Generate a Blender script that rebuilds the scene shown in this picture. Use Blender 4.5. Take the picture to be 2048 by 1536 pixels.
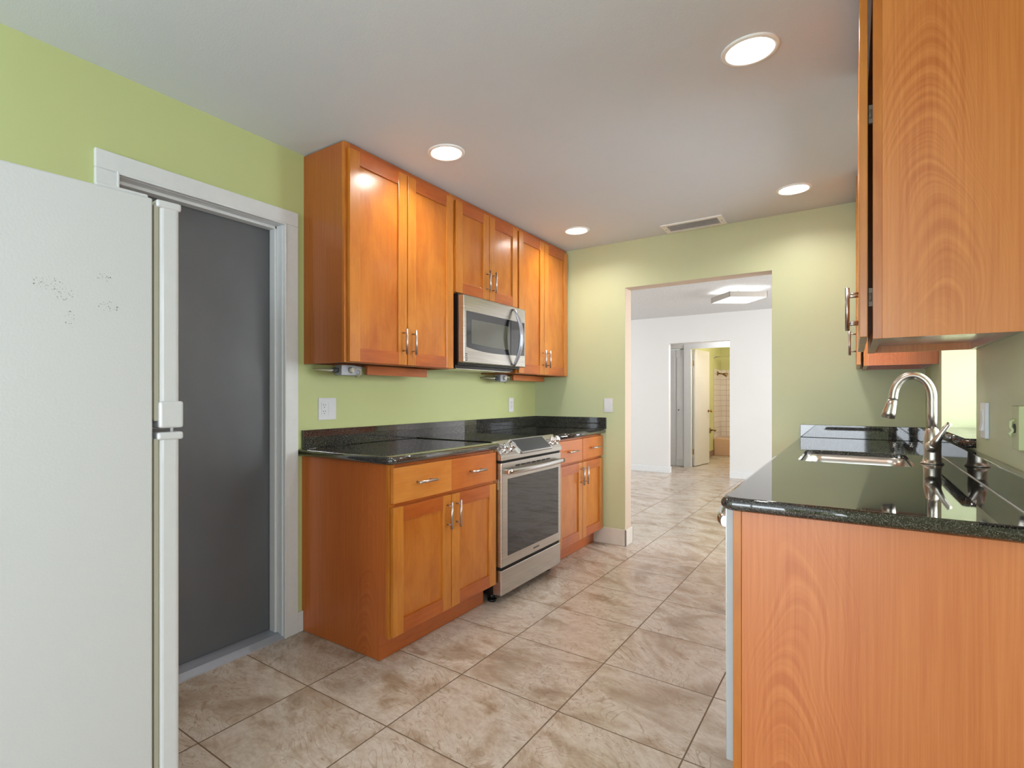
import bpy, bmesh, math, random
from mathutils import Vector, Matrix
random.seed(7)
S = bpy.context.scene
for o in list(bpy.data.objects): bpy.data.objects.remove(o)
COL = S.collection
PI = math.pi

# ---------------------------------------------------------------- camera
YAW = 0.6269
cam = bpy.data.cameras.new('camera'); camo = bpy.data.objects.new('camera', cam); COL.objects.link(camo)
camo.location = (2.2827, -4.216, 1.1974)
camo.rotation_euler = (PI/2, 0, YAW)
cam.sensor_fit = 'HORIZONTAL'; cam.sensor_width = 36.0
cam.lens = 1072.9*36.0/2048
cam.shift_x = 95.07/2048; cam.shift_y = 23.86/2048
cam.clip_start = 0.02
S.camera = camo

# ---------------------------------------------------------------- world, exposure
S.view_settings.view_transform = 'Standard'; S.view_settings.look = 'None'
S.view_settings.gamma = 1.0; S.view_settings.use_curve_mapping = False
S.view_settings.exposure = 0.43
w = bpy.data.worlds.new('world'); S.world = w; w.use_nodes = True
bg = w.node_tree.nodes['Background']; bg.inputs[0].default_value = (0.80, 0.90, 1.0, 1); bg.inputs[1].default_value = 1.6

def area(name, loc, rot, sx, sy, power, col=(1, 1, 1)):
    l = bpy.data.lights.new(name, 'AREA'); l.shape = 'RECTANGLE'; l.size = sx; l.size_y = sy
    l.energy = power; l.color = col
    o = bpy.data.objects.new(name, l); COL.objects.link(o); o.location = loc; o.rotation_euler = rot
    return o
# daylight entering by the glazed opening behind the camera, the dining window, the sink window and the living room windows
area('patio_daylight', (1.35, -7.05, 1.25), (PI/2, 0, 0), 2.3, 2.1, 62, (0.88, 0.95, 1.0))
area('dining_daylight', (3.62, -4.75, 1.45), (0, PI/2, 0), 1.4, 1.9, 22, (0.90, 0.96, 1.0))
area('sink_window_daylight', (4.1, -1.25, 1.75), (0, PI/2, 0), 1.6, 2.2, 150, (0.93, 0.98, 1.0))
area('living_daylight', (4.9, 2.2, 1.5), (0, PI/2, 0), 1.7, 2.4, 100, (0.97, 0.98, 1.0))
area('living_daylight', (-3.4, 2.2, 1.5), (0, -PI/2, 0), 1.7, 2.4, 52, (0.97, 0.98, 1.0))

# ---------------------------------------------------------------- materials
def srgb(r, g, b):
    f = lambda c: (c/255/12.92) if c/255 <= .04045 else ((c/255+.055)/1.055)**2.4
    return (f(r), f(g), f(b), 1)
class NT:
    def __init__(s, name):
        s.m = bpy.data.materials.new(name); s.m.use_nodes = True; s.t = s.m.node_tree
        s.b = s.t.nodes['Principled BSDF']
    def n(s, typ, **kw):
        nd = s.t.nodes.new(typ)
        for k, v in kw.items(): setattr(nd, k, v)
        return nd
    def l(s, a, b): s.t.links.new(a, b)
    def tex(s, scale=(1, 1, 1), loc=(0, 0, 0), rot=(0, 0, 0)):
        tc = s.n('ShaderNodeTexCoord'); mp = s.n('ShaderNodeMapping')
        mp.inputs['Scale'].default_value = scale; mp.inputs['Location'].default_value = loc; mp.inputs['Rotation'].default_value = rot
        s.l(tc.outputs['Object'], mp.inputs[0]); return mp.outputs[0]
    def noise(s, vec, scale, detail=3, rough=.5, dist=0):
        nd = s.n('ShaderNodeTexNoise'); nd.inputs['Scale'].default_value = scale; nd.inputs['Detail'].default_value = detail
        nd.inputs['Roughness'].default_value = rough; nd.inputs['Distortion'].default_value = dist
        s.l(vec, nd.inputs['Vector']); return nd.outputs[0]
    def ramp(s, fac, stops):
        r = s.n('ShaderNodeValToRGB'); e = r.color_ramp.elements
        while len(e) < len(stops): e.new(.5)
        for i, (p, c) in enumerate(stops): e[i].position = p; e[i].color = c
        s.l(fac, r.inputs[0]); return r.outputs[0]
    def mix(s, fac, a, b, mode='MIX'):
        m = s.n('ShaderNodeMix', data_type='RGBA', blend_type=mode)
        for v, i in ((fac, 0), (a, 6), (b, 7)):
            if isinstance(v, (int, float)): m.inputs[i].default_value = v
            elif isinstance(v, tuple): m.inputs[i].default_value = v
            else: s.l(v, m.inputs[i])
        return m.outputs[2]
    def math(s, op, a, b=None, clamp=False):
        m = s.n('ShaderNodeMath', operation=op); m.use_clamp = clamp
        for v, i in ((a, 0), (b, 1)):
            if v is None: continue
            if isinstance(v, (int, float)): m.inputs[i].default_value = v
            else: s.l(v, m.inputs[i])
        return m.outputs[0]
    def col(s, v):
        if isinstance(v, tuple): s.b.inputs['Base Color'].default_value = v
        else: s.l(v, s.b.inputs['Base Color'])
    def bump(s, h, strength, dist):
        b = s.n('ShaderNodeBump'); b.inputs['Strength'].default_value = strength; b.inputs['Distance'].default_value = dist
        s.l(h, b.inputs['Height']); s.l(b.outputs[0], s.b.inputs['Normal'])
    def set(s, rough=None, metal=None, coat=None, coatr=None, spec=None):
        i = s.b.inputs
        if rough is not None: i['Roughness'].default_value = rough
        if metal is not None: i['Metallic'].default_value = metal
        if coat is not None: i['Coat Weight'].default_value = coat
        if coatr is not None: i['Coat Roughness'].default_value = coatr
        if spec is not None: i['Specular IOR Level'].default_value = spec
        return s

def paint(name, c, var=.04, rough=.5, bumpk=.05):
    t = NT(name); v = t.tex(); n = t.noise(v, 1.3, 2)
    d = tuple(x*(1-var) for x in c[:3])+(1,); e = tuple(min(1, x*(1+var)) for x in c[:3])+(1,)
    t.col(t.ramp(n, [(.3, d), (.7, e)])); t.set(rough=rough); t.bump(t.noise(v, 220, 2), bumpk, .002); return t.m
def plain(name, c, rough=.4, metal=0, **k):
    t = NT(name); n = t.noise(t.tex(), 30, 2)
    t.col(t.ramp(n, [(.3, tuple(x*.97 for x in c[:3])+(1,)), (.7, c)])); t.set(rough=rough, metal=metal, **k); return t.m

def wood(name, light, dark, axis='z', rough=.32, coat=.5, blotch=.6, seed=0.):
    """maple veneer with soft blotches and fine grain running along axis"""
    t = NT(name); L = (seed, seed*1.7, seed*.6)
    sc = {'z': (26, 26, 1.6), 'y': (26, 1.6, 26), 'x': (1.6, 26, 26)}[axis]
    sb = {'z': (5, 5, 2.2), 'y': (5, 2.2, 5), 'x': (2.2, 5, 5)}[axis]
    g = t.noise(t.tex(sc, L), 3.0, 4, .6); b = t.noise(t.tex(sb, L), 1.6, 4, .6, .6)
    f = t.math('ADD', t.math('MULTIPLY', g, 1-blotch), t.math('MULTIPLY', b, blotch))
    t.col(t.ramp(f, [(.33, dark), (.66, light)]))
    t.set(rough=rough, coat=coat, coatr=.18); t.bump(g, .04, .001); return t.m
def veneer(name, light, dark, centre=(0, 0), rough=.35, coat=.4, horiz='x', seed=0.):
    """side panel veneer with cathedral grain standing along z"""
    t = NT(name)
    tc = t.n('ShaderNodeTexCoord'); sep = t.n('ShaderNodeSeparateXYZ'); t.l(tc.outputs['Object'], sep.inputs[0])
    h = sep.outputs[{'x': 0, 'y': 1}[horiz]]
    zc_ = t.n('ShaderNodeCombineXYZ'); t.l(sep.outputs[2], zc_.inputs[2]); zc_.inputs[0].default_value = seed*3
    warp = t.math('MULTIPLY', t.math('SUBTRACT', t.noise(zc_.outputs[0], 1.6, 2, .5), .5), .22)
    hx = t.math('ADD', t.math('SUBTRACT', h, centre[0]), warp); z = t.math('SUBTRACT', sep.outputs[2], centre[1])
    cmb = t.n('ShaderNodeCombineXYZ'); t.l(hx, cmb.inputs[0]); t.l(t.math('MULTIPLY', z, .22), cmb.inputs[2]); cmb.inputs[1].default_value = seed
    ns = t.noise(cmb.outputs[0], 3.0, 1, .4, .2)
    # rings: arched contour lines, bent by noise
    x2 = t.math('MULTIPLY', hx, hx)
    fld = t.math('ADD', t.math('ADD', t.math('MULTIPLY', x2, 34.0), z), t.math('MULTIPLY', ns, 1.5))
    fc_ = t.n('ShaderNodeCombineXYZ'); t.l(fld, fc_.inputs[0]); fc_.inputs[1].default_value = seed
    wv = t.ramp(t.noise(fc_.outputs[0], 34.0, 2, .6), [(.38, (0, 0, 0, 1)), (.60, (1, 1, 1, 1))])
    # fine straight streaks away from the centre of the figure
    fine = t.noise(t.tex((60, 60, 1.1), (seed, 0, 0)), 2.2, 4, .65)
    ax = t.math('MULTIPLY', t.math('ABSOLUTE', hx), 5.2, True)
    fade = t.math('SUBTRACT', 1.0, ax, True)
    fade = t.math('MULTIPLY', fade, t.ramp(t.noise(t.tex((2, 2, 1.2), (seed, 0, seed)), 1.6, 2), [(.38, (.15, .15, .15, 1)), (.6, (1, 1, 1, 1))]))
    f = t.math('ADD', t.math('MULTIPLY', t.math('MULTIPLY', wv, fade), .30), t.math('MULTIPLY', fine, .75))
    wide = t.noise(t.tex((6, 6, .3), (seed*2, 0, 0)), 1.5, 2)
    f = t.math('ADD', f, t.math('MULTIPLY', wide, .35))
    t.col(t.ramp(f, [(.35, light), (.95, dark)]))
    t.set(rough=rough, coat=coat, coatr=.2); t.bump(fine, .06, .001); return t.m

M = {}
M['green'] = paint('green_wall_paint', srgb(202, 209, 168), .03, .42)
M['green_left'] = paint('green_wall_paint_light_cast', srgb(197, 205, 144), .03, .42)  # same wall green, with the colour cast of the light put into it
M['lime'] = paint('bathroom_lime_paint', srgb(206, 206, 148), .03, .45)
M['white_wall'] = paint('white_wall_paint', srgb(222, 221, 220), .015, .55)
M['ceiling'] = paint('ceiling_paint', srgb(218, 223, 230), .015, .7, .25)
M['popcorn'] = paint('textured_ceiling', srgb(224, 224, 224), .02, .8)
t = NT('popcorn_ceiling'); v = t.tex(); n = t.noise(v, 90, 3, .7); t.col(t.ramp(n, [(.3, srgb(196, 196, 196)), (.7, srgb(232, 232, 232))])); t.set(rough=.9); t.bump(n, .7, .02); M['popcorn'] = t.m
M['trim'] = plain('white_trim_paint', srgb(226, 228, 230), .32)
M['trim_cream'] = plain('cream_trim_paint', srgb(224, 218, 208), .35)
M['jamb_cream'] = paint('jamb_paint', srgb(208, 190, 170), .02, .5)
M['door_edge'] = plain('dishwasher_door_edge', srgb(186, 192, 198), .35)
M['white_plastic'] = plain('white_plastic', srgb(228, 230, 236), .3)
M['outlet_dark'] = plain('dark_slots', srgb(50, 50, 52), .5)
M['painted_box'] = plain('green_painted_plate', srgb(190, 198, 150), .4)
t = NT('granite'); v = t.tex()
vo = t.n('ShaderNodeTexVoronoi'); vo.inputs['Scale'].default_value = 330; t.l(v, vo.inputs['Vector'])
spk = t.ramp(t.noise(v, 240, 2, .7), [(.50, (0, 0, 0, 1)), (.66, (1, 1, 1, 1))])
spk2 = t.ramp(t.noise(v, 520, 1, .5), [(.60, (0, 0, 0, 1)), (.74, (1, 1, 1, 1))])
base = t.mix(spk, srgb(14, 14, 15), srgb(86, 84, 84)); base = t.mix(spk2, base, srgb(150, 148, 144))
t.col(base); t.set(rough=.035); t.b.inputs['IOR'].default_value = 1.95; M['granite'] = t.m
t = NT('steel'); v = t.tex((2, 2, 260)); n = t.noise(v, 2, 3, .6); t.col(t.ramp(n, [(.3, srgb(176, 172, 166)), (.7, srgb(205, 201, 194))])); t.set(rough=.27, metal=1)
t.b.inputs['Anisotropic'].default_value = .3; M['steel'] = t.m
M['steel_smooth'] = plain('polished_steel', srgb(206, 205, 206), .16, 1)
M['handle_steel'] = plain('satin_handle_steel', srgb(178, 184, 196), .3, .8)
M['nickel'] = plain('brushed_nickel', srgb(190, 183, 174), .30, 1)
M['nickel_dark'] = plain('satin_nickel_rod', srgb(200, 190, 185), .3, 1)
M['sink_steel'] = plain('sink_steel', srgb(200, 196, 190), .28, 1)
M['chrome'] = plain('chrome', srgb(225, 225, 228), .07, 1)
M['bronze'] = plain('aged_bronze', srgb(150, 120, 85), .3, 1)
M['black'] = plain('black_plastic', srgb(16, 15, 17), .35)
M['black_gap'] = plain('black_shadow_gap', srgb(9, 8, 8), .7)
M['glass_black'] = plain('black_glass', srgb(12, 12, 13), .03, 0, spec=.8)
M['oven_glass'] = plain('oven_window_glass', srgb(22, 20, 19), .03, 0, spec=.5); M['oven_glass'].node_tree.nodes['Principled BSDF'].inputs['IOR'].default_value = 1.6
M['mw_glass'] = plain('microwave_glass', srgb(28, 29, 32), .05, 0, spec=.8)
M['mw_window'] = plain('microwave_window_screen', srgb(80, 80, 66), .10, 0, spec=.8)
M['display'] = plain('control_display_glass', srgb(48, 52, 56), .2)
M['logo'] = plain('grey_print', srgb(96, 90, 80), .5)
M['brass'] = plain('brass', srgb(176, 140, 80), .25, 1)
M['grey_metal'] = plain('galvanised_metal', srgb(172, 176, 186), .4, .4)
M['cable'] = plain('white_cable', srgb(214, 210, 196), .5)
M['cable_grey'] = plain('grey_plug', srgb(90, 94, 100), .5)
t = NT('grey_door'); v = t.tex(); n = t.noise(t.tex((1, 4, .5)), 3, 4, .6)
c = t.ramp(t.noise(t.tex((1, 1.5, 1)), 2, 3), [(.3, srgb(90, 92, 96)), (.72, srgb(100, 102, 106))])
sc = t.ramp(t.noise(t.tex((1, 9, 55), rot=(.5, 0, 0)), 5, 2, .4, 1.2), [(.76, (0, 0, 0, 1)), (.79, (1, 1, 1, 1))])
t.col(t.mix(t.math('MULTIPLY', sc, .22), c, srgb(150, 150, 150))); t.set(rough=.42); t.bump(t.noise(v, 120, 2), .08, .002); M['grey_door'] = t.m
# wood family
M['stile'] = wood('maple_stile', srgb(208, 134, 48), srgb(180, 102, 26), 'z', seed=1.1)
M['rail'] = wood('maple_rail', srgb(190, 100, 32), srgb(160, 74, 16), 'y', seed=2.3)
M['panel'] = wood('maple_panel', srgb(202, 124, 40), srgb(174, 92, 20), 'z', seed=3.7, blotch=.75)
M['drawer_light'] = wood('maple_drawer_light', srgb(216, 142, 62), srgb(196, 116, 40), 'y', seed=5.1)
M['drawer_dark'] = wood('maple_drawer_dark', srgb(200, 114, 38), srgb(182, 94, 24), 'y', seed=6.1)
M['frame'] = wood('maple_face_frame', srgb(204, 124, 42), srgb(178, 96, 24), 'z', seed=4.2)
M['toe'] = wood('toe_kick_board', srgb(196, 106, 46), srgb(174, 86, 30), 'y', seed=7.2)
M['side_up'] = veneer('upper_side_veneer', srgb(176, 100, 42), srgb(140, 68, 22), (0.62, 1.0), seed=1.)
M['side_base'] = veneer('base_side_veneer', srgb(206, 114, 50), srgb(168, 80, 28), (0.47, 0.9), seed=2.)
M['side_pen'] = veneer('end_panel_veneer_lit', srgb(222, 138, 78), srgb(188, 96, 46), (0.13, 0.2), seed=3.)  # same veneer as the base side, its brighter lighting put into the colours
M['side_right'] = veneer('right_upper_side_veneer', srgb(226, 146, 72), srgb(190, 102, 36), (-0.2, 0.5), seed=4.5)
M['side_far'] = veneer('far_upper_side_veneer', srgb(196, 112, 64), srgb(164, 80, 40), (-0.2, 0.1), seed=5.5)
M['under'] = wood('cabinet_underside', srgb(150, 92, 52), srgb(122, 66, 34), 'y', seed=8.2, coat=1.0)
# fridge enamel, pebbled, with small dark scuffs
t = NT('fridge_enamel'); v = t.tex()
peb = t.noise(v, 170, 2, .6)
scuff = t.ramp(t.noise(v, 190, 2, .8), [(.60, (0, 0, 0, 1)), (.64, (1, 1, 1, 1))])
def spot(cy, cz, ry, rz):
    s_ = t.n('ShaderNodeSeparateXYZ'); t.l(v, s_.inputs[0])
    a = t.math('DIVIDE', t.math('SUBTRACT', s_.outputs[1], cy), ry); b = t.math('DIVIDE', t.math('SUBTRACT', s_.outputs[2], cz), rz)
    d = t.math('ADD', t.math('MULTIPLY', a, a), t.math('MULTIPLY', b, b)); return t.math('SUBTRACT', 1.0, d, True)
mk = None
for q in ((-.215, 1.445, .030, .016), (-.185, 1.425, .020, .016), (-.098, 1.408, .024, .013), (-.108, 1.475, .016, .010), (-.175, 1.37, .010, .022)):
    sp = t.math('GREATER_THAN', t.math('ADD', spot(*q), t.math('MULTIPLY', peb, .0)), .12)
    mk = sp if mk is None else t.math('MAXIMUM', mk, sp)
t.col(t.mix(t.math('MULTIPLY', scuff, mk), srgb(197, 197, 199), srgb(88, 84, 80))); t.set(rough=.45); t.bump(peb, .12, .003); M['fridge'] = t.m
M['fridge_door'] = plain('fridge_door_plastic', srgb(204, 204, 207), .25, coat=.3)
M['gasket'] = plain('aged_gasket', srgb(168, 164, 148), .6)
M['gasket_dirt'] = plain('gasket_gap', srgb(96, 88, 66), .7)
# floor tiles
t = NT('travertine_floor_tile')
s_t, a_t = .4546, -.0114
tc = t.n('ShaderNodeTexCoord'); mp = t.n('ShaderNodeMapping', vector_type='TEXTURE')
mp.inputs['Location'].default_value = (.4542, -3.2569, 0); mp.inputs['Rotation'].default_value = (0, 0, a_t); mp.inputs['Scale'].default_value = (s_t, s_t, 1)
t.l(tc.outputs['Object'], mp.inputs[0]); uv = mp.outputs[0]
fl = t.n('ShaderNodeVectorMath', operation='FLOOR'); t.l(uv, fl.inputs[0])
fr = t.n('ShaderNodeVectorMath', operation='FRACTION'); t.l(uv, fr.inputs[0])
wn = t.n('ShaderNodeTexWhiteNoise', noise_dimensions='3D'); t.l(fl.outputs[0], wn.inputs['Vector'])
sc1 = t.n('ShaderNodeVectorMath', operation='SCALE'); t.l(wn.outputs['Color'], sc1.inputs[0]); sc1.inputs['Scale'].default_value = 23
ad = t.n('ShaderNodeVectorMath', operation='ADD'); t.l(fr.outputs[0], ad.inputs[0]); t.l(sc1.outputs[0], ad.inputs[1])
# per tile the vein direction leans one way or the other
rv = t.n('ShaderNodeVectorRotate', rotation_type='Z_AXIS'); t.l(ad.outputs[0], rv.inputs['Vector'])
t.l(t.math('ADD', t.math('MULTIPLY', wn.outputs['Value'], 1.2), -.35), rv.inputs['Angle'])
st = t.n('ShaderNodeMapping'); st.inputs['Scale'].default_value = (1.0, 1.7, 1); t.l(rv.outputs[0], st.inputs[0])
n1 = t.noise(st.outputs[0], 1.15, 6, .6, .55)
nv = t.noise(st.outputs[0], 1.25, 3, .5, 1.3)
vein = t.math('ABSOLUTE', t.math('SINE', t.math('MULTIPLY', nv, 44.0)))
veins = t.ramp(vein, [(.0, (1, 1, 1, 1)), (.30, (0, 0, 0, 1))])
vm = t.ramp(t.noise(st.outputs[0], 1.1, 2), [(.36, (0, 0, 0, 1)), (.50, (1, 1, 1, 1))])
base = t.ramp(n1, [(.32, srgb(156, 136, 118)), (.43, srgb(188, 172, 155)), (.52, srgb(209, 198, 186)), (.60, srgb(197, 182, 166)), (.70, srgb(162, 140, 118))])
gr = t.noise(st.outputs[0], 11, 8, .78)
base = t.mix(t.math('MULTIPLY', t.ramp(gr, [(.42, (0, 0, 0, 1)), (.62, (1, 1, 1, 1))]), .42), base, srgb(160, 132, 110))
base = t.mix(t.math('MULTIPLY', t.math('MULTIPLY', veins, vm), .55), base, srgb(140, 110, 82))
sx = t.n('ShaderNodeSeparateXYZ'); t.l(fr.outputs[0], sx.inputs[0])
def edge(o): return t.math('MINIMUM', o, t.math('SUBTRACT', 1.0, o))
ed = t.math('MINIMUM', edge(sx.outputs[0]), edge(sx.outputs[1]))
gm = t.math('LESS_THAN', ed, .0056)
t.col(t.mix(gm, base, srgb(112, 90, 70)))
rr = t.math('ADD', t.math('MULTIPLY', gm, .5), .24); t.l(rr, t.b.inputs['Roughness'])
hgt = t.math('MINIMUM', t.math('DIVIDE', ed, .009), 1.0); t.bump(t.math('ADD', hgt, t.math('MULTIPLY', gr, .10)), .35, .003)
M['floor'] = t.m
t = NT('shower_tile'); br = t.n('ShaderNodeTexBrick'); br.offset = 0; mpv = t.tex((1, 1, 1), rot=(PI/2, 0, 0))
br.inputs['Color1'].default_value = srgb(226, 216, 206); br.inputs['Color2'].default_value = srgb(220, 208, 198); br.inputs['Mortar'].default_value = srgb(180, 160, 150)
br.inputs['Scale'].default_value = 1; br.inputs['Brick Width'].default_value = .11; br.inputs['Row Height'].default_value = .11; br.inputs['Mortar Size'].default_value = .004
t.l(mpv, br.inputs['Vector']); t.col(br.outputs[0]); t.set(rough=.15); M['shower_tile'] = t.m
M['tub'] = plain('beige_tub_enamel', srgb(214, 176, 148), .2)
M['brown_base'] = plain('brown_tile_base', srgb(140, 110, 88), .4)
def emis(name, c, s):
    t = NT(name); t.col((0, 0, 0, 1)); t.b.inputs['Emission Color'].default_value = c; t.b.inputs['Emission Strength'].default_value = s; return t.m
M['bulb'] = emis('lamp_lens_glow', (1, .97, .93, 1), 14)
M['diffuser'] = emis('lamp_diffuser_glow', (1, .99, .97, 1), 5)
M['baffle'] = plain('white_baffle', srgb(246, 246, 244), .4)
t = NT('window_glass'); t.b.inputs['Transmission Weight'].default_value = 1; t.set(rough=0); t.b.inputs['IOR'].default_value = 1.02; M['pane'] = t.m

# ---------------------------------------------------------------- mesh helpers
class MB:
    def __init__(s, *mats): s.bm = bmesh.new(); s.mats = [M[m] for m in mats]
    def _new(s, before, mi):
        for f in s.bm.faces:
            if f not in before: f.material_index = mi
    def box(s, x0, x1, y0, y1, z0, z1, mi=0, bev=0, seg=2):
        x0, x1 = sorted((x0, x1)); y0, y1 = sorted((y0, y1)); z0, z1 = sorted((z0, z1))
        before = set(s.bm.faces)
        r = bmesh.ops.create_cube(s.bm, size=1)
        bmesh.ops.transform(s.bm, matrix=Matrix.Translation(((x0+x1)/2, (y0+y1)/2, (z0+z1)/2)) @ Matrix.Diagonal((x1-x0, y1-y0, z1-z0, 1)), verts=r['verts'])
        if bev:
            es = list({e for v in r['verts'] for e in v.link_edges})
            bmesh.ops.bevel(s.bm, geom=es, offset=bev, segments=seg, profile=.5, affect='EDGES')
        s._new(before, mi); return s
    def cyl(s, p0, p1, r, r2=None, seg=20, mi=0, caps=True):
        before = set(s.bm.faces)
        p0, p1 = Vector(p0), Vector(p1); d = p1-p0
        g = bmesh.ops.create_cone(s.bm, cap_ends=caps, segments=seg, radius1=r, radius2=r if r2 is None else r2, depth=d.length)
        m = Matrix.Translation((p0+p1)/2) @ Vector((0, 0, 1)).rotation_difference(d).to_matrix().to_4x4()
        bmesh.ops.transform(s.bm, matrix=m, verts=g['verts'])
        for f in s.bm.faces:
            if f not in before: f.material_index = mi; f.smooth = len(f.verts) == 4
        return s
    def sphere(s, c, r, sc=(1, 1, 1), mi=0, seg=16):
        before = set(s.bm.faces)
        g = bmesh.ops.create_uvsphere(s.bm, u_segments=seg, v_segments=seg//2+2, radius=r)
        bmesh.ops.transform(s.bm, matrix=Matrix.Translation(c) @ Matrix.Diagonal((*sc, 1)), verts=g['verts'])
        for f in s.bm.faces:
            if f not in before: f.material_index = mi; f.smooth = True
        return s
    def tube(s, pts, r, seg=14, mi=0, flat=None):
        pts = [Vector(p) for p in pts]; rs = r if isinstance(r, (list, tuple)) else [r]*len(pts)
        rings = []; prev = None
        for i, p in enumerate(pts):
            d = (pts[min(i+1, len(pts)-1)]-pts[max(i-1, 0)]).normalized()
            if prev is None:
                u = d.orthogonal().normalized() if flat is None else Vector(flat)
            else: u = (prev-d*prev.dot(d)).normalized()
            prev = u; v = d.cross(u)
            a, b = (rs[i], rs[i]) if not isinstance(rs[i], (tuple, list)) else rs[i]
            rings.append([s.bm.verts.new(p+u*a*math.cos(2*PI*k/seg)+v*b*math.sin(2*PI*k/seg)) for k in range(seg)])
        for A, B in zip(rings, rings[1:]):
            for k in range(seg):
                f = s.bm.faces.new((A[k], A[(k+1) % seg], B[(k+1) % seg], B[k])); f.smooth = True; f.material_index = mi
        for R in (rings[0][::-1], rings[-1]): f = s.bm.faces.new(R); f.material_index = mi
        return s
    def lathe(s, prof, c, axis='z', seg=40, mi=0, close=False):
        rings = []
        for r, h in prof:
            ring = []
            for k in range(seg):
                a = 2*PI*k/seg; q = (r*math.cos(a), r*math.sin(a), h)
                if axis == 'x': q = (h, q[0], q[1])
                if axis == 'y': q = (q[0], h, q[1])
                ring.append(s.bm.verts.new(Vector(c)+Vector(q)))
            rings.append(ring)
        for A, B in zip(rings, rings[1:]):
            for k in range(seg):
                f = s.bm.faces.new((A[k], A[(k+1) % seg], B[(k+1) % seg], B[k])); f.smooth = True; f.material_index = mi
        if close:
            f = s.bm.faces.new(rings[-1]); f.material_index = mi
            f = s.bm.faces.new(rings[0][::-1]); f.material_index = mi
        return s
    def prism(s, pts, axis, a, b, mi=0, bev=0):
        """pts: outline in the two other axes (cyclic order), extruded along axis from a to b"""
        def P(p, h): return {'x': (h, p[0], p[1]), 'y': (p[0], h, p[1]), 'z': (p[0], p[1], h)}[axis]
        A = [s.bm.verts.new(P(p, a)) for p in pts]; B = [s.bm.verts.new(P(p, b)) for p in pts]
        fs = [s.bm.faces.new(A), s.bm.faces.new(B[::-1])]; n = len(pts)
        for k in range(n): fs.append(s.bm.faces.new((A[k], B[k], B[(k+1) % n], A[(k+1) % n])))
        for f in fs: f.material_index = mi
        bmesh.ops.recalc_face_normals(s.bm, faces=fs)
        if bev:
            before = set(s.bm.faces)-set(fs)
            bmesh.ops.bevel(s.bm, geom=list({e for f in fs for e in f.edges}), offset=bev, segments=2, profile=.5, affect='EDGES')
            for f in s.bm.faces:
                if f not in before: f.material_index = mi
        return s
    def build(s, name, parent=None, world=True, off=None, recalc=True):
        if recalc: bmesh.ops.recalc_face_normals(s.bm, faces=s.bm.faces)
        if off is None: off = Vector((0, 0, 0))
        if parent is not None and world: off = origin(parent)
        if off.length: bmesh.ops.translate(s.bm, verts=s.bm.verts, vec=-off)
        me = bpy.data.meshes.new(name); s.bm.to_mesh(me); s.bm.free()
        for m in s.mats: me.materials.append(m)
        o = bpy.data.objects.new(name, me); COL.objects.link(o)
        if parent is not None: o.parent = parent
        return o
def origin(o):
    v = Vector((0, 0, 0))
    while o is not None: v += Vector(o.location); o = o.parent
    return v
def thing(name, loc, label, cat, group=None, rz=0):
    o = bpy.data.objects.new(name, None); o.empty_display_size = .1; COL.objects.link(o); o.location = loc; o.rotation_euler = (0, 0, rz)
    return tag(o, label, cat, group)
def tag(o, label, cat, group=None):
    o['label'] = label; o['category'] = cat
    if group: o['group'] = group
    return o
def struct(o): o['kind'] = 'structure'; return o
def copy_tree(o, parent=None):
    c = o.copy(); COL.objects.link(c); c.parent = parent
    for ch in o.children: copy_tree(ch, c)
    return c
def sbox(name, mat, *b, parent=None, bev=0):
    m = MB(mat)
    if isinstance(b[0], (tuple, list)):
        for q in b: m.box(*q, bev=bev)
    else: m.box(*b, bev=bev)
    o = m.build(name, parent)
    return struct(o) if parent is None else o
def text_mesh(name, s, size, mat, loc, rot, parent, ext=.0004):
    cu = bpy.data.curves.new(name, 'FONT'); cu.body = s; cu.size = size; cu.extrude = ext; cu.align_x = 'CENTER'; cu.align_y = 'CENTER'
    tmp = bpy.data.objects.new(name+'_tmp', cu); COL.objects.link(tmp)
    me = bpy.data.meshes.new_from_object(tmp); bpy.data.objects.remove(tmp)
    me.transform(Matrix.Translation(Vector(loc)-origin(parent)) @ rot.to_4x4()); me.materials.clear(); me.materials.append(M[mat])
    o = bpy.data.objects.new(name, me); COL.objects.link(o); o.parent = parent; return o

H = 2.43
XR = 2.634
# ---------------------------------------------------------------- the setting
sbox('floor', 'floor', (-4.0, 5.2, -7.0, 8.35, -.12, 0))
sbox('ceiling', 'ceiling', (-.12, 3.7, -7.0, .14, H, H+.12))
# left wall with the door opening
sbox('wall_left', 'green_left', (-.14, 0, -7.0, -3.345, 0, H), (-.14, 0, -3.345, -2.591, 2.05, H), (-.14, 0, -2.591, .0, 0, H))
m = MB('green', 'jamb_cream')
m.box(-.14, .809, 0, .14, 0, H).box(1.833, XR+.32, 0, .14, 0, H).box(.809, 1.833, 0, .14, 2.06, H)
m.box(.809, .8105, .0015, .1385, 0, 2.0585, 1).box(1.8315, 1.833, .0015, .1385, 0, 2.0585, 1).box(.8105, 1.8315, .0015, .1385, 2.0585, 2.06, 1)
struct(m.build('wall_far'))
WY0, WY1, WZ0, WZ1 = -1.63, -.713, 1.012, 2.02
sbox('wall_right', 'green', (XR, XR+.32, -3.3, WY0, 0, H), (XR, XR+.32, WY1, 0, 0, H), (XR, XR+.32, WY0, WY1, 0, WZ0), (XR, XR+.32, WY0, WY1, WZ1, H))
sbox('wall_dining', 'green', (XR+.32, 3.7, -3.3, -3.16, 0, H), (3.56, 3.7, -7.0, -5.7, 0, H), (3.56, 3.7, -5.7, -3.8, 0, .7), (3.56, 3.7, -5.7, -3.8, 2.15, H), (3.56, 3.7, -3.8, -3.3, 0, H))
sbox('wall_back', 'green', (-.14, .2, -7.0, -6.86, 0, H), (.2, 2.5, -7.0, -6.86, 2.3, H), (2.5, 3.7, -7.0, -6.86, 0, H))
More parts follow.
